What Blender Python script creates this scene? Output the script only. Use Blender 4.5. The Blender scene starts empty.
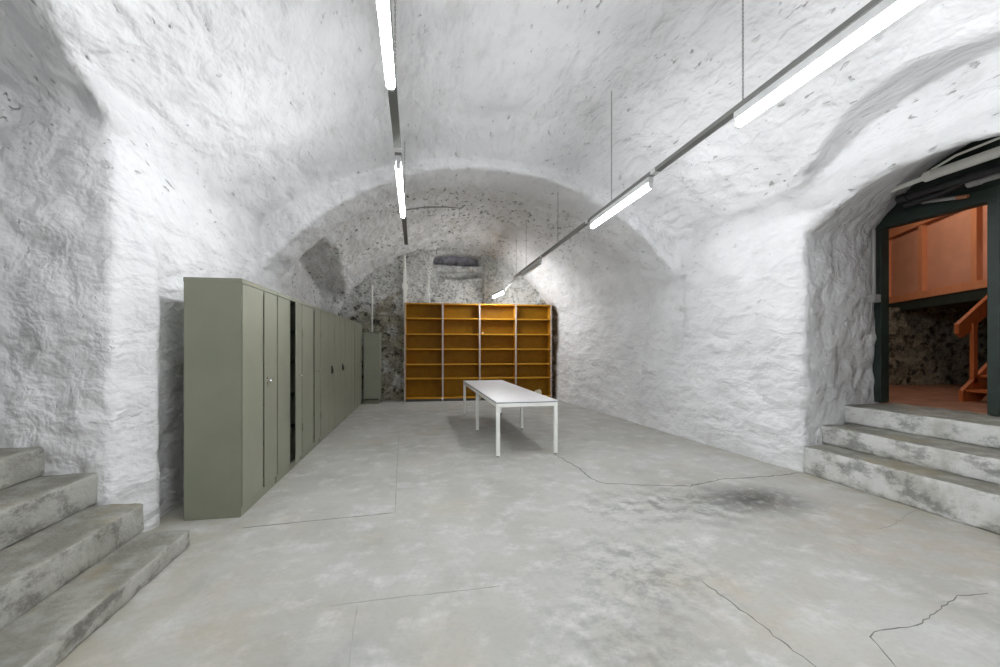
import bpy, bmesh, math, random
from mathutils import Vector, noise, Matrix
random.seed(4)
C = bpy.context.scene.collection
PI = math.pi

# ------------------------------------------------------------------ camera
H = 1.44; F = 430.0; HY = 347.0
YAW = math.atan(89 / F)
cam = bpy.data.objects.new('camera', bpy.data.cameras.new('camera'))
C.objects.link(cam)
cam.location = (0, 0, H); cam.rotation_euler = (PI / 2, 0, -YAW)
cam.data.sensor_width = 36; cam.data.lens = F / 1000 * 36
cam.data.shift_y = (HY - 333.5) / 1000
cam.data.clip_start = 0.05
bpy.context.scene.camera = cam

def ground(px, py, z=0.0):
    """photo pixel -> point on the horizontal plane z"""
    zc = F * (H - z) / (py - HY); xc = zc * (px - 500) / F
    return Vector((math.sin(YAW) * zc + math.cos(YAW) * xc, math.cos(YAW) * zc - math.sin(YAW) * xc, z))

# ------------------------------------------------------------------ materials
class NT:
    def __init__(s, name):
        s.m = bpy.data.materials.new(name); s.m.use_nodes = True
        s.t = s.m.node_tree; s.b = s.t.nodes['Principled BSDF']
        s.co = s.t.nodes.new('ShaderNodeTexCoord').outputs['Object']
    def n(s, typ, **kw):
        nd = s.t.nodes.new('ShaderNode' + typ)
        for k, v in kw.items():
            if k.startswith('i_'): nd.inputs[k[2:].replace('_', ' ')].default_value = v
            else: setattr(nd, k, v)
        return nd
    def l(s, a, b): s.t.links.new(a, b)
    def map(s, scale, rot=(0, 0, 0), vec=None):
        nd = s.n('Mapping'); nd.inputs['Scale'].default_value = scale; nd.inputs['Rotation'].default_value = rot
        s.l(vec or s.co, nd.inputs['Vector']); return nd.outputs[0]
    def noise(s, scale, detail=4, rough=.55, vec=None, dist=0):
        nd = s.n('TexNoise'); nd.inputs['Scale'].default_value = scale; nd.inputs['Detail'].default_value = detail
        nd.inputs['Roughness'].default_value = rough; nd.inputs['Distortion'].default_value = dist
        s.l(vec or s.co, nd.inputs['Vector']); return nd.outputs['Fac']
    def voro(s, scale, vec=None, feature='F1'):
        nd = s.n('TexVoronoi', feature=feature); nd.inputs['Scale'].default_value = scale
        s.l(vec or s.co, nd.inputs['Vector']); return nd.outputs['Distance']
    def rng(s, v, a, b, c=0., d=1., smooth=True):
        nd = s.n('MapRange'); nd.interpolation_type = 'SMOOTHSTEP' if smooth else 'LINEAR'
        for i, x in ((1, a), (2, b), (3, c), (4, d)): nd.inputs[i].default_value = x
        s.l(v, nd.inputs[0]); return nd.outputs[0]
    def math(s, op, a, b=None, c=None):
        nd = s.n('Math', operation=op)
        for i, x in enumerate((a, b, c)):
            if x is None: continue
            if isinstance(x, (int, float)): nd.inputs[i].default_value = x
            else: s.l(x, nd.inputs[i])
        return nd.outputs[0]
    def mix(s, f, a, b, blend='MIX'):
        nd = s.n('Mix', data_type='RGBA', blend_type=blend)
        for i, x in ((0, f), (6, a), (7, b)):
            if isinstance(x, (int, float)): nd.inputs[i].default_value = x
            elif isinstance(x, tuple): nd.inputs[i].default_value = x + (1,)
            else: s.l(x, nd.inputs[i])
        return nd.outputs[2]
    def xyz(s): 
        nd = s.n('SeparateXYZ'); s.l(s.co, nd.inputs[0]); return nd.outputs
    def color(s, c):
        if isinstance(c, tuple): s.b.inputs['Base Color'].default_value = c + (1,)
        else: s.l(c, s.b.inputs['Base Color'])
    def bump(s, h, strength=.5, dist=.02):
        nd = s.n('Bump'); nd.inputs['Strength'].default_value = strength; nd.inputs['Distance'].default_value = dist
        s.l(h, nd.inputs['Height']); s.l(nd.outputs[0], s.b.inputs['Normal'])
    def set(s, rough=.5, metal=0., spec=.5):
        s.b.inputs['Roughness'].default_value = rough; s.b.inputs['Metallic'].default_value = metal
        s.b.inputs['Specular IOR Level'].default_value = spec

def simple(name, col, rough=.5, metal=0., spec=.5, var=.06, scale=6., bump=0.):
    t = NT(name); t.set(rough, metal, spec)
    f = t.noise(scale, 5, .6)
    a = tuple(x * (1 - var) for x in col); b = tuple(min(1, x * (1 + var)) for x in col)
    t.color(t.mix(t.rng(f, .3, .7), a, b))
    if bump: t.bump(t.noise(scale * 8, 4, .6), bump, .004)
    return t.m

def emit(name, col, st):
    t = NT(name); t.color((.9, .9, .9)); t.b.inputs['Emission Color'].default_value = col + (1,)
    t.b.inputs['Emission Strength'].default_value = st; return t.m

def whitewash():
    t = NT('whitewashed stone'); t.set(.8, 0, .25)
    X, y, Z = t.xyz()
    st = t.map((1, .5, 1))                        # stone courses run along the vault
    big = t.noise(1.1, 4, .55)
    col = t.mix(t.rng(big, .35, .7), (.81, .81, .82), (.72, .72, .73))
    rear = t.math('MULTIPLY', t.rng(y, 6.9, 8.4), t.math('MAXIMUM', t.rng(X, 3.4, 2.2), t.rng(Z, 2.6, 3.6, 0, .6)))                      # rear bay: greyer, speckled paint
    col = t.mix(t.math('MULTIPLY', rear, t.math('MULTIPLY', t.rng(t.noise(2.2, 5, .65), .35, .62), .45)), col, (.58, .575, .54))
    sparse = t.rng(t.noise(1.5, 3, .5), .40, .58)
    g = t.noise(19, 3, .55, t.map((1, .36, 1)), .3)                # gouges where the paint is missing
    thr = t.math('MULTIPLY', t.rng(g, .635, .735), t.math('MULTIPLY', sparse, t.rng(Z, 1.6, 3.0, .35, 1)))
    col = t.mix(t.math('MULTIPLY', thr, .62), col, (.27, .265, .25))
    sp = t.rng(t.noise(13, 4, .62, t.map((1, .6, 1)), .3), .555, .66)
    pat = t.math('MULTIPLY', rear, t.rng(t.noise(1.2, 3, .55), .36, .58))
    col = t.mix(t.math('MULTIPLY', t.math('MULTIPLY', sp, pat), .92), col, (.10, .095, .08))
    grey = t.rng(t.noise(4.2, 5, .68, st), .50, .72)
    col = t.mix(t.math('MULTIPLY', grey, .34), col, (.50, .495, .48))
    bare = t.math('MULTIPLY', t.math('MULTIPLY', t.rng(y, 11.2, 11.45), t.rng(Z, 2.75, 2.5)), t.rng(X, 3.4, 3.6))   # strip of bare stone in the far right corner
    col = t.mix(t.math('MULTIPLY', bare, t.rng(t.noise(5, 5, .65), .3, .5)), col, (.20, .175, .14))
    t.color(col)
    n1 = t.noise(4.6, 3.2, .5, st, .35)
    n2 = t.noise(15, 3, .5, t.map((1, .55, 1)))
    v = t.rng(t.voro(3.8, st), 0, .7)
    h = t.math('ADD', t.math('MULTIPLY', n1, 1.1), t.math('MULTIPLY', n2, .22))
    h = t.math('ADD', h, t.math('MULTIPLY', v, -.28))
    h = t.math('ADD', h, t.math('MULTIPLY', thr, -.3))
    t.bump(h, .8, .10)
    return t.m

def rough_stone(name, paint, seed=0., dark=.5):
    t = NT(name); t.set(.9, 0, .2)
    vec = t.map((1, 1, 1.25))
    z = t.xyz()[2]
    a = t.noise(1.6, 5, .6, vec)
    stone = t.mix(t.rng(t.noise(4.2, 5, .6, vec), .35, .65), (.52, .49, .38), (.32, .30, .24))
    wht = t.mix(t.rng(t.noise(6, 4, .6), .4, .7), (.74, .74, .72), (.58, .58, .55))
    hi = t.rng(z, 1.9, 3.3)
    f = t.rng(t.math('ADD', a, t.math('MULTIPLY', hi, .28)), paint, paint + .12)
    col = t.mix(f, stone, wht)
    lowz = t.rng(z, 3.6, 2.2, 0, 1)
    holes = t.math('MULTIPLY', t.rng(t.noise(5.5, 5, .66, vec, .4), .51 + (.5 - dark) * .1, .64 + (.5 - dark) * .1), t.math('ADD', .25, t.math('MULTIPLY', lowz, .75)))
    fine = t.rng(t.noise(15, 4, .7, vec), .52, .66)
    col = t.mix(t.math('MULTIPLY', holes, .9), col, (.035, .033, .028))
    col = t.mix(t.math('MULTIPLY', fine, .7), col, (.09, .085, .07))
    t.color(col)
    h = t.math('ADD', t.noise(6.5, 5, .6, vec, .5), t.math('MULTIPLY', t.noise(18, 4, .6, vec), .4))
    t.bump(h, .9, -.12)
    return t.m

def concrete():
    t = NT('worn concrete'); t.set(.62, 0, .35)
    o = t.xyz(); x, y = o[0], o[1]
    n = t.noise(.9, 6, .62); m = t.noise(3.4, 9, .72); f = t.noise(28, 5, .7)
    col = t.mix(t.rng(n, .33, .68), (.40, .396, .365), (.49, .487, .46))
    col = t.mix(t.rng(m, .47, .72), col, (.60, .60, .585))
    col = t.mix(t.math('MULTIPLY', t.rng(t.noise(1.4, 5, .6, t.map((1, 1, 1), (0, 0, 1))), .5, .72), .55), col, (.45, .41, .33))
    col = t.mix(t.math('MULTIPLY', t.rng(t.noise(2.3, 6, .65, t.map((1.3, .8, 1), (0, 0, 2))), .54, .74), .55), col, (.33, .325, .30))
    def blob(cx, cy, r, amt, sx=1., sy=1., lo=.40, hi=.66, colr=(.10, .10, .095), sc=7.):
        nonlocal col
        dx = t.math('MULTIPLY', t.math('SUBTRACT', x, cx), 1 / sx); dy = t.math('MULTIPLY', t.math('SUBTRACT', y, cy), 1 / sy)
        d = t.math('SQRT', t.math('ADD', t.math('MULTIPLY', dx, dx), t.math('MULTIPLY', dy, dy)))
        k = t.rng(d, 0, r, 1, 0)
        k = t.math('MULTIPLY', k, t.rng(t.noise(sc, 6, .68), lo, hi))
        col = t.mix(t.math('MULTIPLY', k, amt), col, colr)
    blob(3.2, 3.5, .66, 1., 1.15, .85, .24, .55, (.07, .07, .065), 11.)
    blob(2.75, 3.5, .8, .5, 1., 1., .42, .62)
    blob(2.05, 3.55, .9, .55, 1.0, .8, .44, .64)
    blob(1.45, 2.55, .85, .55, .9, .9, .42, .64)
    blob(1.05, 1.95, .6, .4)
    blob(-.35, 2.0, .8, .35, 1., .6, .35, .6, (.17, .17, .16), 3.)
    blob(3.6, 2.6, 1.2, .55, 1.0, 1.1, .38, .66, (.42, .33, .22), 3.)
    blob(1.9, 2.1, .8, .4, 1., 1., .4, .66, (.44, .36, .24), 3.)
    blob(-1.0, 2.3, .9, .45, .8, 1.4, .35, .66, (.40, .34, .23), 3.)
    blob(.35, 7.3, 1.7, .4, .8, 1.4, .35, .66, (.28, .25, .19), 3.)
    blob(1.5, 9.8, 2.6, .45, 1.1, .8, .3, .62, (.20, .195, .175), 2.2)
    # patchy brown margin along both sides
    mg = t.math('MAXIMUM', t.rng(x, 3.7, 4.4), t.rng(x, -1.0, -1.6))
    col = t.mix(t.math('MULTIPLY', t.math('MULTIPLY', mg, t.rng(t.noise(4, 5, .6), .38, .62)), .5), col, (.36, .32, .22))
    col = t.mix(t.math('MULTIPLY', t.rng(f, .45, .75), .25), col, (.29, .29, .27))
    t.color(col)
    t.bump(t.math('ADD', m, t.math('MULTIPLY', f, .25)), .35, .01)
    return t.m

def step_concrete(name, pale, grey, stain):
    t = NT(name); t.set(.8, 0, .25)
    geo = t.n('NewGeometry'); sp = t.n('SeparateXYZ'); t.l(geo.outputs['Normal'], sp.inputs[0])
    up = t.rng(sp.outputs[2], .45, .8)
    tread = t.mix(t.rng(t.noise(5, 6, .65), .38, .65), (.22, .215, .185), (.34, .335, .30))
    tread = t.mix(t.math('MULTIPLY', t.rng(t.noise(1.8, 4, .6), .5, .7), .6), tread, (.30, .25, .16))
    riser = t.mix(t.rng(t.noise(3, 5, .65), .40, .66), pale, grey)
    riser = t.mix(t.math('MULTIPLY', t.rng(t.noise(3.6, 8, .75, t.map((1, 1, 1.8))), .47, .62), stain), riser, (.10, .098, .085))
    t.color(t.mix(up, riser, tread))
    t.bump(t.math('ADD', t.noise(9, 6, .65), t.math('MULTIPLY', t.noise(40, 4, .6), .3)), .6, .025)
    return t.m

def wood(name, a, b, rough=.55, sc=(1.2, 12, 12), spec=.4):
    t = NT(name); t.set(rough, 0, spec)
    v = t.map(sc)
    n = t.noise(2.2, 5, .6, v, .6)
    col = t.mix(t.rng(n, .3, .7), a, b)
    t.color(col); t.bump(n, .08, .004)
    return t.m

M = {}
M['wall'] = whitewash()
M['back'] = rough_stone('flaking rubble stone', .50)
M['hallstone'] = rough_stone('dark rubble stone', .78, dark=.75)
M['floor'] = concrete()
M['step'] = step_concrete('grey step concrete', (.40, .395, .36), (.30, .295, .26), .7)
M['wstep'] = step_concrete('whitewashed step concrete', (.66, .66, .645), (.46, .455, .42), .6)
M['locker'] = simple('olive grey enamel', (.245, .250, .192), .42, .0, .3, .05, 2.0)
_b = M['locker'].node_tree.nodes['Principled BSDF']; _b.inputs['Coat Weight'].default_value = .0; _b.inputs['Coat Roughness'].default_value = .18
M['lockerdk'] = simple('shade darkened cabinet interior', (.05, .052, .042), .7)  # locker enamel with the interior's shade put into the colour
M['chrome'] = simple('chrome', (.75, .75, .75), .2, 1.)
M['black'] = simple('black plastic', (.012, .012, .012), .45)
M['shelf'] = wood('honey varnished board', (.60, .30, .022), (.52, .25, .016), .5, spec=.2)
M['shelfback'] = wood('varnished hardboard', (.31, .15, .006), (.25, .12, .004), .5, (3, 3, 3), .15)
M['upright'] = simple('grey painted upright edge', (.42, .36, .33), .5)
M['white'] = simple('white laminate', (.88, .88, .90), .35, 0, .5, .02)
M['whitem'] = simple('white powder coated steel', (.88, .88, .85), .4, 0, .5, .02)
M['edge'] = simple('grey edge band', (.08, .08, .09), .5)
M['track'] = simple('grey galvanised trunking', (.20, .20, .19), .42, .35)
M['batten'] = simple('pale grey batten housing', (.62, .62, .62), .45)
M['steel'] = simple('dull steel chain', (.16, .16, .155), .45, .7)
M['tube'] = emit('lit fluorescent tube', (.95, .975, 1.0), 57.)
M['tubefar'] = emit('lit short fluorescent tube', (.95, .975, 1.0), 108.)
M['tubeoff'] = simple('unlit fluorescent tube', (.55, .55, .55), .3)
M['green'] = simple('dark green painted timber', (.022, .034, .028), .5, 0, .4, .15)
M['pvc'] = simple('white plastic pipe', (.86, .85, .80), .4, 0, .5, .04)
M['blackpipe'] = simple('black pipe', (.02, .02, .024), .35)
M['greypipe'] = simple('grey pipe', (.30, .29, .28), .45)
M['brass'] = simple('tarnished copper end', (.35, .15, .08), .5)
M['orange'] = wood('orange stained timber', (.50, .13, .032), (.40, .10, .025), .5, (8, 8, 1.2))
M['panel'] = simple('salmon painted board', (.60, .30, .20), .6, 0, .4, .06, 3.)
M['rail'] = wood('orange painted stud', (.66, .29, .15), (.60, .24, .12), .5, (8, 8, 1.5))
M['clay'] = simple('reddish worn floor', (.34, .17, .11), .7, 0, .3, .25, 4., .3)
M['hallwall'] = simple('grimy plaster', (.30, .25, .19), .9, 0, .2, .25, 3., .6)
M['paper'] = simple('crumpled paper', (.7, .62, .45), .8)
M['crack'] = simple('dark crack', (.20, .197, .175), .95, 0, .1)
M['joint'] = simple('faint joint line', (.36, .355, .325), .9, 0, .1)
M['lamp'] = emit('added warm hall lamp', (1.0, .84, .70), 75.)
M['slotglass'] = simple('dusty violet rubble infill', (.30, .29, .33), .7, 0, .3, .5, 6.)

# ------------------------------------------------------------------ mesh helpers
class MB:
    def __init__(s): s.bm = bmesh.new()
    def box(s, x0, x1, y0, y1, z0, z1, bev=0., rot=None):
        r = bmesh.ops.create_cube(s.bm, size=1)
        vs = r['verts']
        for v in vs:
            v.co = Vector(((x0 + x1) / 2 + v.co.x * (x1 - x0), (y0 + y1) / 2 + v.co.y * (y1 - y0), (z0 + z1) / 2 + v.co.z * (z1 - z0)))
        if bev:
            es = list({e for v in vs for e in v.link_edges})
            bmesh.ops.bevel(s.bm, geom=es, offset=bev, segments=2, affect='EDGES', profile=.6)
        return s
    def cyl(s, a, b, r, seg=14, r2=None):
        a, b = Vector(a), Vector(b); d = b - a
        res = bmesh.ops.create_cone(s.bm, cap_ends=True, segments=seg, radius1=r, radius2=r if r2 is None else r2, depth=d.length)
        q = Vector((0, 0, 1)).rotation_difference(d.normalized()).to_matrix().to_4x4()
        bmesh.ops.transform(s.bm, matrix=Matrix.Translation((a + b) / 2) @ q, verts=res['verts'])
        return s
    def ball(s, c, r, sc=(1, 1, 1)):
        res = bmesh.ops.create_uvsphere(s.bm, u_segments=14, v_segments=10, radius=r)
        bmesh.ops.transform(s.bm, matrix=Matrix.Translation(c) @ Matrix.Diagonal(sc + (1,)), verts=res['verts'])
        return s
    def pipe(s, pts, r, seg=10):
        pts = [Vector(p) for p in pts]; rings = []
        for i, p in enumerate(pts):
            d = (pts[min(i + 1, len(pts) - 1)] - pts[max(i - 1, 0)]).normalized()
            u = d.cross(Vector((0, 0, 1)))
            if u.length < .05: u = d.cross(Vector((1, 0, 0)))
            u.normalize(); w = u.cross(d)
            rr = r[i] if isinstance(r, (list, tuple)) else r
            rings.append([s.bm.verts.new(p + (u * math.cos(2 * PI * k / seg) + w * math.sin(2 * PI * k / seg)) * rr) for k in range(seg)])
        for a, b in zip(rings, rings[1:]):
            for k in range(seg): s.bm.faces.new((a[k], a[(k + 1) % seg], b[(k + 1) % seg], b[k]))
        s.bm.faces.new(rings[0][::-1]); s.bm.faces.new(rings[-1])
        return s
    def loft(s, secs):
        rings = [[s.bm.verts.new(p) for p in sec] for sec in secs]
        n = len(rings[0])
        for a, b in zip(rings, rings[1:]):
            for k in range(n): s.bm.faces.new((a[k], a[(k + 1) % n], b[(k + 1) % n], b[k]))
        s.bm.faces.new(rings[0][::-1]); s.bm.faces.new(rings[-1])
        return s
    def prism(s, pts, off):
        off = Vector(off)
        return s.loft([[Vector(p) for p in pts], [Vector(p) + off for p in pts]])
    def build(s, name, mat, parent=None, smooth=None, loc=None):
        bmesh.ops.recalc_face_normals(s.bm, faces=s.bm.faces[:])
        me = bpy.data.meshes.new(name); s.bm.to_mesh(me); s.bm.free()
        me.materials.append(mat)
        if smooth:
            me.polygons.foreach_set('use_smooth', [True] * len(me.polygons))
            me.set_sharp_from_angle(angle=math.radians(smooth))
        o = bpy.data.objects.new(name, me); C.objects.link(o)
        if parent: o.parent = parent
        if loc: o.location = loc
        return o

def tag(o, label=None, cat=None, group=None, kind=None):
    for k, v in (('label', label), ('category', cat), ('group', group), ('kind', kind)):
        if v: o[k] = v
    return o
def thing(name, label, cat, loc=(0, 0, 0), rz=0., group=None):
    o = bpy.data.objects.new(name, None); C.objects.link(o)
    o.location = loc; o.rotation_euler = (0, 0, rz); o.empty_display_size = .1
    return tag(o, label, cat, group)
def copy_tree(o, parent=None):
    c = o.copy(); C.objects.link(c)
    if parent: c.parent = parent
    for ch in list(o.children): copy_tree(ch, c)
    return c

# ------------------------------------------------------------------ the vault: hollow volumes merged into one rough skin
def skew(v):
    k = min(1, max(0, (v.y - 4.2) / 2.2)); k = k * k * (3 - 2 * k)
    v.y -= .045 * (v.x - 1.15) * k
    return v
def profile(y, xlb, xl, xrb, xr, sp, cr, n=40, zb=-.3, spr=None):
    spr = sp if spr is None else spr
    cx, hw = (xl + xr) / 2, (xr - xl) / 2
    def arc(i):
        r = cr - (sp if i < n / 2 else spr)
        R = (hw * hw + r * r) / (2 * r); a = math.asin(min(1, hw / R)) * (2 * i / n - 1)
        return (cx + R * math.sin(a), y, cr - R + R * math.cos(a))
    pts = [(xlb, y, zb), (xlb * .5 + xl * .5, y, sp * .5)]
    pts += [arc(i) for i in range(n + 1)]
    pts += [(xrb * .5 + xr * .5, y, spr * .5), (xrb, y, zb)]
    return [Vector(p) for p in pts]
def void(secs):
    m = MB(); m.loft(secs); bmesh.ops.recalc_face_normals(m.bm, faces=m.bm.faces[:])
    bmesh.ops.triangulate(m.bm, faces=[f for f in m.bm.faces if len(f.verts) > 4])
    return m.bm
def arch_x(x, y0, y1, sp, cr, n=24, zb=-.3):
    cy, hw, r = (y0 + y1) / 2, (y1 - y0) / 2, cr - sp
    R = (hw * hw + r * r) / (2 * r); a = math.asin(min(1, hw / R)); zc = cr - R
    return [Vector((x, y0, zb))] + [Vector((x, cy + R * math.sin(-a + 2 * a * i / n), zc + R * math.cos(-a + 2 * a * i / n))) for i in range(n + 1)] + [Vector((x, y1, zb))]
BY = 11.95
voids = []
voids.append(void([profile(-4.5, -2.1, -2.1, 4.5, 4.46, 3.3, 4.68, spr=3.0), profile(4.0, -2.08, -2.08, 4.40, 4.42, 3.3, 4.66, spr=3.0),
                   profile(5.7, -2.06, -2.07, 4.25, 4.38, 3.3, 4.64), profile(6.55, -2.05, -2.07, 4.19, 4.36, 3.25, 4.34)]))
voids.append(void([profile(6.35, -2.05, -2.07, 4.19, 4.38, 2.55, 4.2), profile(7.6, -2.05, -2.07, 4.12, 4.38, 2.55, 4.22)]))
voids.append(void([profile(7.5, -2.03, -2.16, 4.14, 4.66, 2.4, 4.72), profile(9.7, -1.93, -2.0, 3.98, 4.2, 2.4, 4.40), profile(BY, -1.75, -1.9, 3.90, 3.95, 2.35, 4.18)]))
voids.append(void([arch_x(3.9, 1.68, 4.06, 2.68, 3.08), arch_x(4.4, 1.66, 4.11, 2.72, 3.10), arch_x(5.95, 1.45, 4.50, 2.93, 3.75)]))      # door niche
voids.append(void([arch_x(3.2, 1.1, 4.25, 2.95, 3.60), arch_x(4.34, 1.1, 4.28, 2.90, 3.70)]))            # shallow relieving arch
voids.append(void([arch_x(-4.2, .8, 3.57, 3.60, 4.10), arch_x(-2.1, .8, 3.56, 3.06, 3.50), arch_x(-1.6, .8, 3.56, 3.02, 3.5)]))    # stair niche
voids.append(void([[Vector((x, y, z)) for y, z in ((7.85, -.3), (7.85, 3.40), (8.9, 3.38), (11.4, 2.92), (11.7, 2.7), (11.7, -.3))] for x in (-2.30, -.9)]))          # side groin of the rear bay
def bvoid(x0, x1, y1, z0, z1, arch=0):
    n = 10
    top = [Vector((x1 + (x0 - x1) * i / n, 11.6, z1 - arch * (2 * i / n - 1) ** 2)) for i in range(n + 1)]
    sec = [Vector((x0, 11.6, z0)), Vector((x1, 11.6, z0))] + top
    return void([sec, [Vector((p.x, y1, p.z)) for p in sec]])
voids.append(bvoid(.52, 2.0, BY + .13, -.3, 4.02, .05))
voids.append(bvoid(.62, 1.92, BY + .55, 3.74, 4.04, .06))
voids.append(bvoid(.66, 1.92, BY + .36, 3.38, 3.53))
allbm = bmesh.new()
for b in voids:
    me = bpy.data.meshes.new('v'); b.to_mesh(me); b.free(); allbm.from_mesh(me); bpy.data.meshes.remove(me)
for v in allbm.verts: v.co = skew(v.co.copy())
me = bpy.data.meshes.new('shell'); allbm.to_mesh(me); allbm.free()
tmp = bpy.data.objects.new('shell', me); C.objects.link(tmp)
md = tmp.modifiers.new('r', 'REMESH'); md.mode = 'VOXEL'; md.voxel_size = .04; md.use_smooth_shade = True
dg = bpy.context.evaluated_depsgraph_get(); dg.update()
sh = bpy.data.meshes.new_from_object(tmp.evaluated_get(dg))
bpy.data.objects.remove(tmp)
# rough the skin up
bm = bmesh.new(); bm.from_mesh(sh); bpy.data.meshes.remove(sh); bm.normal_update()
N = noise.noise
for v in bm.verts:
    p = v.co
    if p.z < -.15: continue
    k = 1.0
    if (p.x < -2.16 and p.y < 3.75): k = 1.9
    if p.x > 4.5 and p.y < 4.7: k = 1.5
    if p.y > 11.5: k = 1.7
    q = Vector((p.x, p.y * .62, p.z))
    d = .030 * N(p * 1.15) + k * (.020 * N(q * 2.7 + Vector((3, 1, 7))) + .015 * N(q * 5.5) + .009 * N(q * 11))
    v.co = p + v.normal * d
    if p.x < -1.9 and 3.4 < p.y < 4.5:
        v.co.x += .10 * math.exp(-((p.y - 3.93) / .13) ** 2) * min(1, max(0, (2.5 - p.z) / .5))
bm.normal_update()
# split into the setting's walls, leave out what lies under the floor and the doorway
DY0, DY1, DZ0, DZ1 = 3.29, 4.46, .735, 3.02
parts = {'wall_left': [], 'wall_right': [], 'ceiling': [], 'wall_back': [], 'wall_front': []}
for f in bm.faces:
    c = f.calc_center_median(); n = f.normal
    if c.z < -.06 or (c.z < .03 and abs(n.z) > .8): continue
    if c.x > 5.86 and DY0 < c.y < DY1 and c.z < DZ1: continue
    if c.x > 4.95 and c.y < 4.1 and c.z < .4: continue
    if c.x < -2.3 and c.y < 3.5 and c.z < .3: continue
    yb = BY - .045 * (c.x - 1.15)
    if c.y > yb - .07 and -1.95 < c.x < 4.2: parts['wall_back'].append(f)
    elif c.y < -4.42: parts['wall_front'].append(f)
    elif c.z > 3.0 and -2.12 < c.x < 4.34: parts['ceiling'].append(f)
    elif c.x < 1.15: parts['wall_left'].append(f)
    else: parts['wall_right'].append(f)
bm.verts.index_update()
for nm, fs in parts.items():
    idx = {}; co = []; nr = []; polys = []
    for f in fs:
        poly = []
        for v in f.verts:
            if v.index not in idx: idx[v.index] = len(co); co.append(v.co.copy()); nr.append(-v.normal)
            poly.append(idx[v.index])
        polys.append(poly[::-1])
    me = bpy.data.meshes.new(nm); me.from_pydata(co, [], polys)
    me.polygons.foreach_set('use_smooth', [True] * len(polys))
    me.normals_split_custom_set_from_vertices(nr)
    me.materials.append(M['back'] if nm == 'wall_back' else M['wall'])
    o = bpy.data.objects.new(nm, me); C.objects.link(o); tag(o, kind='structure')
bm.free()

# slot infill and floor
o = MB().box(.5, 2.05, BY + .42, BY + .5, 3.5, 4.15).build('trim_1', M['slotglass']); tag(o, kind='structure')
fl = MB()
fl.box(-2.45, 4.72, -4.6, 12.2, -.12, 0)
fo = tag(fl.build('floor', M['floor']), kind='structure')

def crack(pix, w, mat, jit=.012, seg=.05):
    pts = [ground(*p) for p in pix]; fine = []
    for a, b in zip(pts, pts[1:]):
        n = max(1, int((b - a).length / seg))
        fine += [a.lerp(b, i / n) for i in range(n)]
    fine.append(pts[-1])
    m = MB(); rows = []
    for i, p in enumerate(fine):
        d = (fine[min(i + 1, len(fine) - 1)] - fine[max(i - 1, 0)]).normalized(); nv = Vector((-d.y, d.x, 0))
        c = p + nv * random.uniform(-jit, jit); ww = w * random.uniform(.45, 1.3) * (.4 if i in (0, len(fine) - 1) else 1)
        rows.append([m.bm.verts.new(c + nv * ww / 2 + Vector((0, 0, .0012))), m.bm.verts.new(c - nv * ww / 2 + Vector((0, 0, .0012))),
                     m.bm.verts.new(c - nv * ww / 2 - Vector((0, 0, .01))), m.bm.verts.new(c + nv * ww / 2 - Vector((0, 0, .01)))])
    for a, b in zip(rows, rows[1:]):
        for k in range(4): m.bm.faces.new((a[k], a[(k + 1) % 4], b[(k + 1) % 4], b[k]))
    return m.build('crack', mat, fo)
crack([(556, 455), (580, 469), (588, 477), (602, 483), (640, 485), (690, 486), (722, 479), (760, 477), (800, 473)], .015, M['crack'], .014)
crack([(700, 580), (730, 602), (762, 626), (816, 668)], .007, M['crack'], .009, .035)
crack([(987, 593), (958, 596), (937, 611), (918, 625), (874, 632), (870, 637), (884, 652), (897, 668)], .006, M['crack'], .006, .04)
crack([(242, 528), (300, 522), (393, 513)], .010, M['crack'], .003)
crack([(330, 606), (400, 597), (450, 592), (500, 586)], .008, M['joint'], .004)
crack([(357, 606), (352, 640), (349, 668)], .006, M['joint'], .003)
crack([(395, 514), (397, 470), (399, 432)], .008, M['joint'], .003)
crack([(935, 500), (900, 520), (880, 530)], .006, M['joint'], .012)

# ------------------------------------------------------------------ concrete stairs
def rough_block(m, x0, x1, y0, y1, z0, z1, amp=.010, seed=0.):
    b = bmesh.new()
    nx, ny, nz = [max(1, int(round((q - p) / .05))) for p, q in ((x0, x1), (y0, y1), (z0, z1))]
    def grid(o, u, v, nu, nv):
        vs = [[b.verts.new(o + u * (i / nu) + v * (j / nv)) for j in range(nv + 1)] for i in range(nu + 1)]
        for i in range(nu):
            for j in range(nv): b.faces.new((vs[i][j], vs[i + 1][j], vs[i + 1][j + 1], vs[i][j + 1]))
    X, Y, Z = Vector((x1 - x0, 0, 0)), Vector((0, y1 - y0, 0)), Vector((0, 0, z1 - z0)); O = Vector((x0, y0, z0))
    grid(O, X, Y, nx, ny); grid(O + Z, X, Y, nx, ny); grid(O, X, Z, nx, nz); grid(O + Y, X, Z, nx, nz); grid(O, Y, Z, ny, nz); grid(O + X, Y, Z, ny, nz)
    bmesh.ops.remove_doubles(b, verts=b.verts[:], dist=.001)
    bmesh.ops.recalc_face_normals(b, faces=b.faces[:]); b.normal_update()
    es = [e for e in b.edges if len(e.link_faces) == 2 and e.calc_face_angle(0) > .8]
    bmesh.ops.bevel(b, geom=es, offset=.016, segments=2, affect='EDGES', profile=.5)
    b.normal_update()
    for v in b.verts:
        p = v.co
        if abs(p.z - z0) < .003: continue
        v.co = p + v.normal * (amp * N(p * 3 + Vector((seed, 0, 0))) + amp * .8 * N(p * 9) + amp * .4 * N(p * 20))
    me = bpy.data.meshes.new('t'); b.to_mesh(me); b.free(); m.bm.from_mesh(me); bpy.data.meshes.remove(me)
    return m
st = thing('concrete_steps', 'worn grey concrete steps climbing into the niche left of the lockers', 'steps', (-1.55, 2.2, 0), 0, 'concrete steps')
ox, oy = -1.55, 2.2
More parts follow.
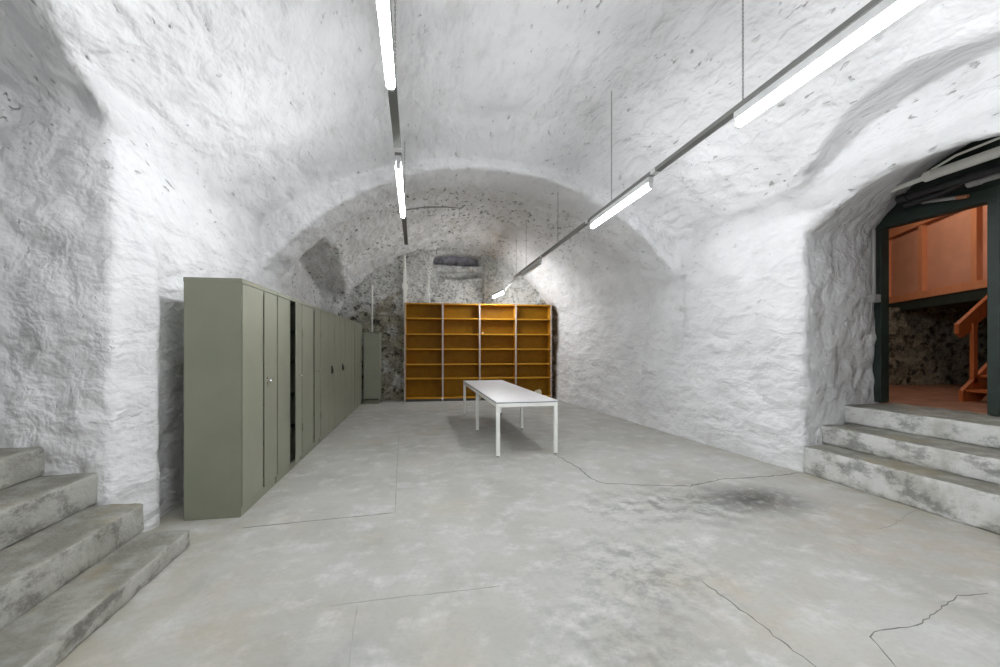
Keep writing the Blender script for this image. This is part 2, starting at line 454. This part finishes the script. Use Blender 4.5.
for i, (fx, ye, z0, z1) in enumerate([(-1.56, 3.50, 0, .13), (-1.86, 3.52, .13, .33), (-2.18, 3.58, .33, .55), (-2.49, 3.585, .55, .75), (-2.80, 3.585, .75, .95), (-3.1, 3.585, .95, 1.15)]):
    m = MB(); rough_block(m, -3.95 - ox, fx - ox, .62 - oy, ye - oy, z0, z1, .009, i * 3.)
    m.build('step', M['step'], st, 50)
st = thing('concrete_steps', 'three whitewashed concrete steps with grey treads rising to the green doorway', 'steps', (4.4, 2.6, 0), 0, 'concrete steps')
for i, (fx, ye, z0, z1) in enumerate([(4.40, 4.13, 0, .31), (4.73, 4.21, .31, .52), (5.19, 4.33, .52, .73)]):
    m = MB(); rough_block(m, fx - 4.4, 6.02 - 4.4, 1.05 - 2.6, ye - 2.6, z0, z1, .011, 20 + i * 3.)
    m.build('step', M['wstep'], st, 50)

# ------------------------------------------------------------------ lockers
LH, LD = 2.02, .44
def knob(kind, parent, x, y, z):
    if kind == 'knob':
        m = MB().cyl((x, y, z), (x + .022, y, z), .009).ball((x + .03, y, z), .019, (.7, 1, 1)); m.build('knob', M['chrome'], parent, 40)
    elif kind == 'lever':
        m = MB().box(x, x + .006, y - .016, y + .016, z - .05, z + .05, .002).cyl((x, y, z + .01), (x + .035, y, z + .01), .011).ball((x + .038, y, z + .01), .02, (.7, 1, 1)).box(x + .02, x + .032, y - .008, y + .075, z - .002, z + .02, .004)
        m.build('handle', M['chrome'], parent, 40)
    elif kind == 'black':
        m = MB().box(x, x + .022, y - .02, y + .02, z - .065, z + .065, .006).box(x + .02, x + .034, y - .011, y + .011, z - .05, z + .02, .004)
        m.build('handle', M['black'], parent, 40)
def locker(y0, w, label, split=.5, hand=('right', 'knob'), hy=None, open_r=0., open_l=0., hinges=False, gaps=.008):
    sk = .0243
    t = thing('steel_locker', label, 'locker', (-1.40 + sk * (y0 - 4), y0, 0), -math.atan(sk), 'olive steel lockers in the row')
    g = .018                                   # sheet edge returns around the door opening
    m = MB()
    m.box(-LD, -.005, 0, g, .02, LH - .012); m.box(-LD, -.005, w - g, w, .02, LH - .012)
    m.box(-LD, -LD + .012, g, w - g, .02, LH - .012)
    m.build('side_panels', M['locker'], t)
    MB().box(-LD - .004, .003, -.001, w + .001, LH - .040, LH, .004).build('top', M['locker'], t)
    MB().box(-LD, -.012, .002, w - .002, 0, .085, .003).build('plinth', M['locker'], t)
    b = MB()
    for z in (.45, .85, 1.25, 1.62): b.box(-LD + .012, -.04, g, w - g, z, z + .018)
    b.build('inner_shelves', M['lockerdk'], t)
    ym = w * split; z0, z1 = .09, LH - .045; gp = gaps
    for side in ('left', 'right'):
        a, c = (g * .4, ym - gp) if side == 'left' else (ym + gp, w - g * .4 - gp * .8)
        ang = open_l if side == 'left' else open_r
        dw = c - a
        if side == 'left':
            m = MB().box(-.003, .004, 0, dw, z0, z1, .0015); org = (0, a, 0); rz = -ang
        else:
            m = MB().box(-.003, .004, -dw, 0, z0, z1, .0015); org = (0, c, 0); rz = ang
        # pressed stiffening fold along the free edge
        d = m.build('door', M['locker'], t, None, org); d.rotation_euler.z = rz
        if hand[0] == side:
            yy = (hy if hy is not None else (ym + .06 if side == 'right' else ym - .06)) - org[1]
            knob(hand[1], d, .004, yy, 1.10 if hand[1] != 'black' else 1.06)
        if hinges:
            ye = .012 if side == 'left' else -.012
            for z in (.42, 1.62):
                MB().box(.002, .012, ye - .010, ye + .010, z - .05, z + .05, .002).build('hinge', M['locker'], d)
    return t
base = 'olive grey steel locker'
locker(4.00, .90, 'olive grey double-door steel locker nearest the concrete steps, its whole side showing', .56, ('right', 'lever'), .58, gaps=.018)
locker(4.91, .93, 'olive steel locker with a black gap beside its ajar door, second from the steps', .475, ('right', 'knob'), .64, math.radians(7), gaps=.008)
locker(5.85, 1.00, 'olive steel locker with chrome knob and bent door, third from the concrete steps', .585, ('right', 'knob'), .645, math.radians(2), 0, True)
locker(6.86, 1.06, 'olive steel locker, fourth from the steps, the nearer one with a black handle', .5, ('right', 'black'), .78, 0, 0, True)
locker(7.93, 1.00, 'olive steel locker, fifth from the steps, the farther one with a black handle', .5, ('right', 'black'), .70)
locker(8.94, .82, 'olive steel locker without visible handle, third from the far end of the row', .5, ('none', ''), None, 0, gaps=.006)
locker(9.77, .82, 'olive steel locker second from the far end, beside a dark door gap', .5, ('none', ''), None, math.radians(1.5))
locker(10.60, .80, 'olive steel locker at the far end of the row, with a chrome knob', .5, ('right', 'knob'), .46)
# single locker against the back wall
t = thing('narrow_locker', 'narrow dark olive locker facing the room beside the bookcase', 'locker', (-.98, 11.32, 0), math.radians(-3))
w = .40; hh = 1.82
m = MB().box(-w / 2, -w / 2 + .016, 0, .4, .02, hh - .01).box(w / 2 - .016, w / 2, 0, .4, .02, hh - .01).box(-w / 2 + .016, w / 2 - .016, .388, .4, .02, hh - .01)
m.build('side_panels', M['locker'], t)
MB().box(-w / 2 - .002, w / 2 + .002, -.004, .402, hh - .04, hh, .004).build('top', M['locker'], t)
MB().box(-w / 2, w / 2, .02, .4, 0, .10, .003).build('plinth', M['locker'], t)
d = MB().box(-.375, 0, -.02, .002, .13, hh - .045, .004).build('door', M['locker'], t, None, (w / 2 - .01, 0, 0)); d.rotation_euler.z = math.radians(5)
m = MB().cyl((-.335, -.02, 1.0), (-.335, -.045, 1.0), .01).ball((-.335, -.052, 1.0), .02, (1, .7, 1)); m.build('knob', M['chrome'], d, 40)

# ------------------------------------------------------------------ bookcase
bk = thing('bookcase', 'wide honey brown open bookcase with four bays against the back wall', 'bookcase', (-.18, 11.53, 0), math.radians(-3.6))
BW, BD, BH = 3.98, .34, 2.60
UT = .04
xs = [0 + i * (BW - UT) / 4 for i in range(5)]
for x in xs:
    m = MB().box(x, x + UT, .004, BD, 0, BH, .003)
    u = m.build('upright', M['shelf'], bk)
    MB().box(x - .001, x + UT + .001, -.004, .006, 0, BH, .001).build('edge_strip', M['upright'], u)
zs = [.07, .585, .96, 1.365, 1.765, 2.18, BH - .03]
for i in range(4):
    for z in zs:
        MB().box(xs[i] + UT, xs[i + 1], .003, BD - .012, z, z + .03, .003).build('shelf', M['shelf'], bk)
    MB().box(xs[i] + UT * .5, xs[i + 1] + UT * .5, BD - .010, BD, .02, BH).build('back_panel', M['shelfback'], bk)
MB().box(UT, BW - UT, .05, .07, 0, .07).build('plinth', M['edge'], bk)
def paper(label, p, r, seed):
    b = MB(); res = bmesh.ops.create_icosphere(b.bm, subdivisions=3, radius=r)
    for v in b.bm.verts:
        v.co *= 1 + .35 * N(v.co * (1.3 / r) + Vector((seed, 0, 0))) + .2 * N(v.co * (3 / r)); v.co.z *= .75
    lo = min(v.co.z for v in b.bm.verts)
    for v in b.bm.verts: v.co.z -= lo
    o = b.build('paper_scrap', M['paper'], None, 20, p); tag(o, label, 'paper')
rot = Matrix.Rotation(math.radians(-3.6), 3, 'Z')
def bp(x, y, z): return rot @ Vector((x, y, z)) + Vector((-.18, 11.53, 0))
paper('tiny pale scrap lying on the second shelf from top of the bookcase', bp(xs[2] + .10, .06, 1.795), .028, 1)
paper('crumpled pale paper on the lowest shelf at the right end of the bookcase', bp(3.62, .12, .10), .10, 5)

# ------------------------------------------------------------------ table
tb = thing('long_table', 'long white table with six square legs standing on the concrete floor', 'table', (1.51, 7.31, 0), 0)
TW, TL, TH = .84, 3.62, .725
MB().box(-TW / 2, TW / 2, -TL / 2, TL / 2, TH - .014, TH, .002).build('tabletop', M['white'], tb)
MB().box(-TW / 2 + .002, TW / 2 - .002, -TL / 2 + .002, TL / 2 - .002, TH - .024, TH - .014).build('edge_band', M['edge'], tb)
m = MB(); a = .05
for sx in (-1, 1): m.box(sx * TW / 2 - (a if sx > 0 else 0) , sx * TW / 2 + (0 if sx > 0 else a), -TL / 2 + a, TL / 2 - a, TH - .075, TH - .024, .003)
for y in (-1, 0, 1): m.box(-TW / 2 + a, TW / 2 - a, y * (TL / 2 - a / 2) - a / 2, y * (TL / 2 - a / 2) + a / 2, TH - .075, TH - .024, .003)
m.build('frame', M['whitem'], tb)
for sx in (-1, 1):
    for y in (-1, 0, 1):
        x0 = sx * (TW / 2 - a / 2); yy = y * (TL / 2 - a / 2)
        l = MB().box(x0 - a / 2, x0 + a / 2, yy - a / 2, yy + a / 2, .012, TH - .0745 if y == 0 else TH - .024, .004).build('leg', M['whitem'], tb)
        MB().cyl((x0, yy, 0), (x0, yy, .013), .02).build('foot', M['edge'], l)

# ------------------------------------------------------------------ ceiling light runs
ZT = 3.06
def chain(parent, x, y, z0, z1):
    m = MB(); L = .034; n = int((z1 - z0) / (L * .8))
    for i in range(n):
        zc = z0 + (i + .5) * (z1 - z0) / n; pts = []
        for k in range(10):
            a = 2 * PI * k / 10; u, v = .006 * math.cos(a), (L / 2) * math.sin(a)
            pts.append(Vector((u if i % 2 else 0, 0 if i % 2 else u, zc + v)))
        for k in range(10): m.cyl(pts[k], pts[(k + 1) % 10], .0019, 5)
    m.build('hanger_chain', M['steel'], parent, None, (x, y, 0))
def ceil_z(x, y):
    c, r = (4.66, 4.5) if y < 6.3 else (4.22, 4.1) if y < 7.55 else (4.5 - (y - 7.5) * .072, 3.9)
    return c - r + math.sqrt(r * r - (x - 1.16) ** 2) + .02
def track(label, x0, x1, y0, y1, chains):
    dx = (x1 - x0) / (y1 - y0)
    t = thing('light_track', label, 'light track', (x0, y0, ZT), -math.atan(dx), 'suspended light tracks')
    L = y1 - y0
    m = MB().box(-.03, .03, 0, L, .062, .100, .004)
    m.build('trunking', M['track'], t)
    for yy in (-1.6, 1.1, 3.77, 5.47, 7.75):
        if yy - y0 < L - .1: MB().box(-.033, .033, yy - y0 - .04, yy - y0 + .04, .059, .103, .002).build('coupler', M['batten'], t)
    for y in chains: chain(t, 0, y - y0, .10, ceil_z(x0 + dx * (y - y0), y) - ZT)
    return t, lambda y: x0 + dx * (y - y0)
def light(label, x, y, ang, lit=True, L=1.5, z=ZT, wide=.027, mat='tube'):
    t = thing('tube_light', label, 'light', (x, y, z), ang, 'fluorescent tube lights')
    MB().box(-.026, .026, 0, L, .004, .0615, .004).build('housing', M['batten'], t)
    for yy in (.012, L - .012):
        MB().box(-.02, .02, yy - .012, yy + .012, -.052, .006, .004).build('lamp_holder', M['batten'], t)
    MB().cyl((0, .026, -.026), (0, L - .026, -.026), wide, 20).build('lamp_tube', M[mat if lit else 'tubeoff'], t, 40)
    return t
T1, xa = track('grey light track hanging over the lockers side, carrying two lit tubes', -.19, -.075, -4.0, 7.25, [-2.6, .6, 3.3, 6.2])
T2, xb = track('grey light track on chains running towards the right end of the bookcase', 2.13, 2.47, -4.0, 10.2, [-2.6, .2, 2.62, 4.75, 6.8, 9.0, 10.0])
aa, ab = -math.atan(.115 / 11.25), -math.atan(.34 / 14.2)
light('lit tube cut off by the top edge on the left track', xa(1.22), 1.22, aa)
light('lit tube farther along the left track, before the arch', xa(3.87), 3.87, aa)
light('big lit tube at upper right on the chained track', xb(1.18), 1.18, ab)
light('lit tube in the middle of the right chained track', xb(3.85), 3.85, ab)
light('unlit tube fitting on the far part of the right track', xb(7.86), 7.86, ab, False)
light('small lit tube hanging just above the bookcase', 2.20, 10.15, math.radians(2), True, 1.15, 2.79, mat='tubefar')
for y in (-1.45,):
    light('lit tube on the left track, behind the viewer', xa(y), y, aa); light('lit tube on the right track, behind the viewer', xb(y), y, ab)
br = MB().pipe([(2.47, 10.12, 3.12), (2.40, 10.3, 3.0), (2.28, 10.5, 2.86), (2.2, 10.55, 2.845)], .018)
tag(br.build('bracket_arm', M['greypipe'], None, 40), 'bent grey arm linking the track end to the hanging tube', 'bracket')
cb = MB().pipe([(-.09, 5.55, 3.165), (.2, 6.3, 3.46), (.6, 7.5, 3.87), (.98, 8.6, 4.22), (1.1, 8.95, 4.40)], .011, 6)
tag(cb.build('cable', M['steel'], None, 40), 'thin dark cable from the left track up to the arch', 'cable')

# pipes on the back wall
def bwy(x): return BY - .045 * (x - 1.15)
o = MB().cyl((-1.02, bwy(-1) - .07, 1.2), (-1.02, bwy(-1) - .07, 3.1), .022).box(-1.05, -.99, bwy(-1) - .09, bwy(-1) + .03, 2.2, 2.24).box(-1.05, -.99, bwy(-1) - .09, bwy(-1) + .03, 3.0, 3.04).build('conduit', M['pvc'], None, 40)
tag(o, 'thin pale pipe rising up the stained back wall above the narrow locker', 'pipe')
o = MB().box(-.21, -.12, bwy(0) - .10, bwy(0) + .02, 2.3, 3.55, .008).box(-.24, -.09, bwy(0) - .12, bwy(0) + .02, 3.0, 3.16, .008).cyl((-.165, bwy(0) - .06, 3.5), (-.165, bwy(0) - .06, 3.92), .03).build('conduit', M['pvc'], None, 40)
tag(o, 'pale vertical cable duct on the back wall above the left end of the bookcase', 'duct')

# ------------------------------------------------------------------ doorway
dr = thing('door_1', None, None, (5.93, 3.87, .735)); tag(dr, kind='structure')
def post(y0, y1):
    m = MB().box(-.06, .07, y0 - 3.87, y1 - 3.87, 0, 2.26, .006); m.build('door_jamb', M['green'], dr)
post(4.385, 4.49); post(3.26, 3.355)
MB().box(-.062, .072, 3.26 - 3.87, 4.49 - 3.87, 2.215, 2.36, .006).build('door_header', M['green'], dr)
MB().box(-.05, .05, 3.26 - 3.87, 4.40 - 3.87, 2.36, 3.1, .004).build('transom_board', M['green'], dr)
# pipes under the crown of the niche
def pipe(label, pts, r, mat, collars=(), cmat=None, grp='pipes over the doorway'):
    o = MB().pipe(pts, r, 14).build('pipe', mat, None, 40); tag(o, label, 'pipe', grp)
    for p, q, rr in collars: MB().cyl(p, q, rr).build('collar', cmat or mat, o, 40)
pipe('thick white plastic pipe over the doorway, topmost of the pipe bundle', [(5.380, 3.550, 3.255), (5.400, 3.100, 3.270), (5.400, 1.400, 3.290)], .050, M['pvc'], [((5.380, 3.500, 3.257), (5.380, 3.580, 3.254), .054)])
pipe('slim white plastic pipe with a free end, left of the thick white pipe', [(5.390, 4.080, 3.230), (5.380, 3.570, 3.252)], .028, M['pvc'])
pipe('black pipe with end cap running under the white pipes over the doorway', [(5.500, 3.900, 3.140), (5.500, 1.400, 3.150)], .040, M['blackpipe'], [((5.500, 3.820, 3.140), (5.500, 3.920, 3.140), .052), ((5.500, 3.300, 3.145), (5.500, 3.360, 3.145), .046)])
pipe('short black pipe stub below the capped black pipe', [(5.620, 3.940, 3.090), (5.620, 3.600, 3.110), (5.620, 3.400, 3.150)], .035, M['blackpipe'])
pipe('grey pipe beside the black pipe at the right edge', [(5.620, 3.320, 3.130), (5.620, 1.400, 3.150)], .045, M['greypipe'], [((5.620, 3.260, 3.130), (5.620, 3.360, 3.130), .052)])
pipe('slim grey pipe with copper end in front of the dark green door header', [(5.79, 3.88, 3.115), (5.79, 3.55, 3.055)], .020, M['greypipe'], [((5.79, 3.46, 3.039), (5.79, 3.56, 3.057), .021)], M['brass'])
pipe('thin white cable arching above the thick white pipe', [(5.380, 3.520, 3.310), (5.360, 3.300, 3.365), (5.350, 3.000, 3.380), (5.350, 2.500, 3.390), (5.350, 1.400, 3.390)], .012, M['pvc'])
o = MB().pipe([(5.72, 4.36, 2.93), (5.72, 4.36, 2.1)], .022).box(5.67, 5.77, 4.31, 4.43, 2.0, 2.1, .008).pipe([(5.72, 4.38, 2.05), (5.72, 4.42, 1.6)], .014).build('conduit', M['greypipe'], None, 40)
tag(o, 'grey conduit with a small box beside the green door frame', 'pipe')

# ------------------------------------------------------------------ hall beyond the door
HZ = .735
o = MB().box(5.98, 12.0, 1.0, 8.4, HZ - .1, HZ).build('floor', M['clay']); tag(o, kind='structure')
def rough_wall(nm, p0, p1, z0, z1, thick, mat, amp=.03):
    p0, p1 = Vector(p0), Vector(p1); d = p1 - p0; nv = Vector((d.y, -d.x, 0)).normalized()
    b = MB(); nu = max(2, int(d.length / .08)); nz = max(2, int((z1 - z0) / .08))
    fr = [[None] * (nz + 1) for _ in range(nu + 1)]; bkv = [[None] * (nz + 1) for _ in range(nu + 1)]
    for i in range(nu + 1):
        for j in range(nz + 1):
            p = p0 + d * (i / nu) + Vector((0, 0, z0 + (z1 - z0) * j / nz))
            fr[i][j] = b.bm.verts.new(p + nv * (amp * N(p * 2.5) + amp * .5 * N(p * 7)))
            if i in (0, nu) or j in (0, nz): bkv[i][j] = b.bm.verts.new(p - nv * thick)
    for i in range(nu):
        for j in range(nz): b.bm.faces.new((fr[i][j], fr[i + 1][j], fr[i + 1][j + 1], fr[i][j + 1]))
    for i in range(nu):
        for j in (0, nz): b.bm.faces.new((fr[i][j], fr[i + 1][j], bkv[i + 1][j], bkv[i][j]))
    for j in range(nz):
        for i in (0, nu): b.bm.faces.new((fr[i][j], fr[i][j + 1], bkv[i][j + 1], bkv[i][j]))
    b.bm.faces.new([bkv[i][0] for i in range(nu + 1)] + [bkv[nu][j] for j in range(1, nz + 1)] + [bkv[i][nz] for i in range(nu - 1, -1, -1)] + [bkv[0][j] for j in range(nz - 1, 0, -1)])
    o = b.build(nm, mat, None, 60); tag(o, kind='structure'); return o
rough_wall('wall_hall', (7.6, 6.42, 0), (11.8, 6.0, 0), HZ, 2.17, .3, M['hallstone'])
rough_wall('wall_hall', (11.8, 7.9, 0), (11.8, 1.2, 0), HZ, 4.2, .2, M['hallwall'])
rough_wall('wall_hall', (6.3, 8.2, 0), (12.0, 8.2, 0), HZ, 4.2, .2, M['hallwall'])
rough_wall('wall_hall', (12.0, 1.2, 0), (6.1, 1.2, 0), HZ, 4.2, .2, M['hallwall'])
o = MB().box(6.02, 12, 1.0, 8.4, 4.2, 4.3).build('ceiling', M['hallwall']); tag(o, kind='structure')
o = MB().box(6.05, 6.2, 4.62, 8.3, HZ, 4.2).build('wall_hall', M['hallwall']); tag(o, kind='structure')
o = MB().box(6.05, 6.2, 1.1, 3.2, HZ, 4.2).build('wall_hall', M['hallwall']); tag(o, kind='structure')
o = MB().box(6.05, 6.2, 3.2, 4.62, 3.2, 4.2).build('wall_hall', M['hallwall']); tag(o, kind='structure')
# boarded partition of salmon panels above a dark beam
Lp, Rp = Vector((9.30, 6.95, 0)), Vector((7.55, 3.75, 0))
pd = (Rp - Lp); PLn = pd.length; pang = math.atan2(pd.y, pd.x)
pt = thing('boarded_partition', 'salmon and orange boarded partition above the dark beam, seen through the doorway', 'partition', (Lp.x, Lp.y, 2.27), pang)
# local x runs along the partition; the side towards the viewer is local -y
e = -1
MB().box(-.6, PLn + .5, -.02, .03, 0, 1.75).build('board', M['panel'], pt)
def local(px):
    u = (px - 500) / F; D = Vector((math.sin(YAW) + u * math.cos(YAW), math.cos(YAW) - u * math.sin(YAW)))
    a = Lp.xy; b = pd.xy
    s = (a.x * D.y - a.y * D.x) / (b.y * D.x - b.x * D.y); return s * PLn
for px in (891, 926.5, 981.5):
    x = local(px); MB().box(x - .055, x + .055, -.09, -.02, .12, 1.26, .004).build('stud', M['rail'], pt)
MB().box(-.6, PLn + .5, -.10, -.02, 0, .12, .004).build('bottom_rail', M['rail'], pt)
MB().box(-.6, PLn + .5, -.10, -.02, 1.26, 1.42, .004).build('top_rail', M['rail'], pt)
MB().box(-.6, PLn + .5, -.08, .06, -.16, -.002, .004).build('beam', M['green'], pt)
# staircase rising away to the right
sx, sy0, sy1 = 6.98, 4.27, 3.35
sc = thing('wooden_staircase', 'orange stained wooden staircase with handrail just inside the doorway', 'staircase', (sx, sy0, HZ))
run, rise, ns = .25, .185, 8
for yy in (0, sy1 - sy0 + .05):
    pr = [(0, yy, 0), (.30, yy, 0), (ns * run, yy, ns * rise - .18), (ns * run, yy, ns * rise + .16), (0, yy, .14)]
    MB().prism(pr, (0, -.045, 0)).build('stringer', M['orange'], sc)
for i in range(ns):
    MB().box(i * run + .05, i * run + run + .08, sy1 - sy0 + .04, -.045, (i + 1) * rise - .06, (i + 1) * rise - .025, .003).build('tread', M['orange'], sc)
hr = [(-.03, .03, .88), (.06, .03, .83), (1.9, .03, .83 + 1.84 * .74), (1.9, .03, 1.0 + 1.84 * .74), (-.03, .03, 1.0)]
MB().prism(hr, (0, -.05, 0)).build('handrail', M['orange'], sc)
for x in (.22, 1.3):
    MB().box(x - .035, x + .035, -.045, .0, .1 + x * .6, .85 + x * .74, .003).build('post', M['orange'], sc)
# unseen lamp, added to light the hall
t = thing('added_hall_lamp', 'added lamp on the hall ceiling out of sight above the doorway', 'light', (6.9, 5.3, 4.2))
MB().cyl((0, 0, -.06), (0, 0, 0), .16, 24).build('lamp_base', M['batten'], t, 40)
MB().ball((0, 0, -.12), .13, (1, 1, .7)).build('lamp_shade', M['lamp'], t, 60)

# ------------------------------------------------------------------ world and view
w = bpy.data.worlds.new('world'); bpy.context.scene.world = w; w.use_nodes = True
w.node_tree.nodes['Background'].inputs[0].default_value = (.02, .02, .022, 1)
vs = bpy.context.scene.view_settings
vs.view_transform = 'Standard'; vs.look = 'None'; vs.exposure = 0.48; vs.gamma = 1; vs.use_curve_mapping = False
cy = bpy.context.scene.cycles
cy.max_bounces = 12; cy.diffuse_bounces = 9; cy.use_denoising = True; cy.caustics_reflective = False; cy.caustics_refractive = False
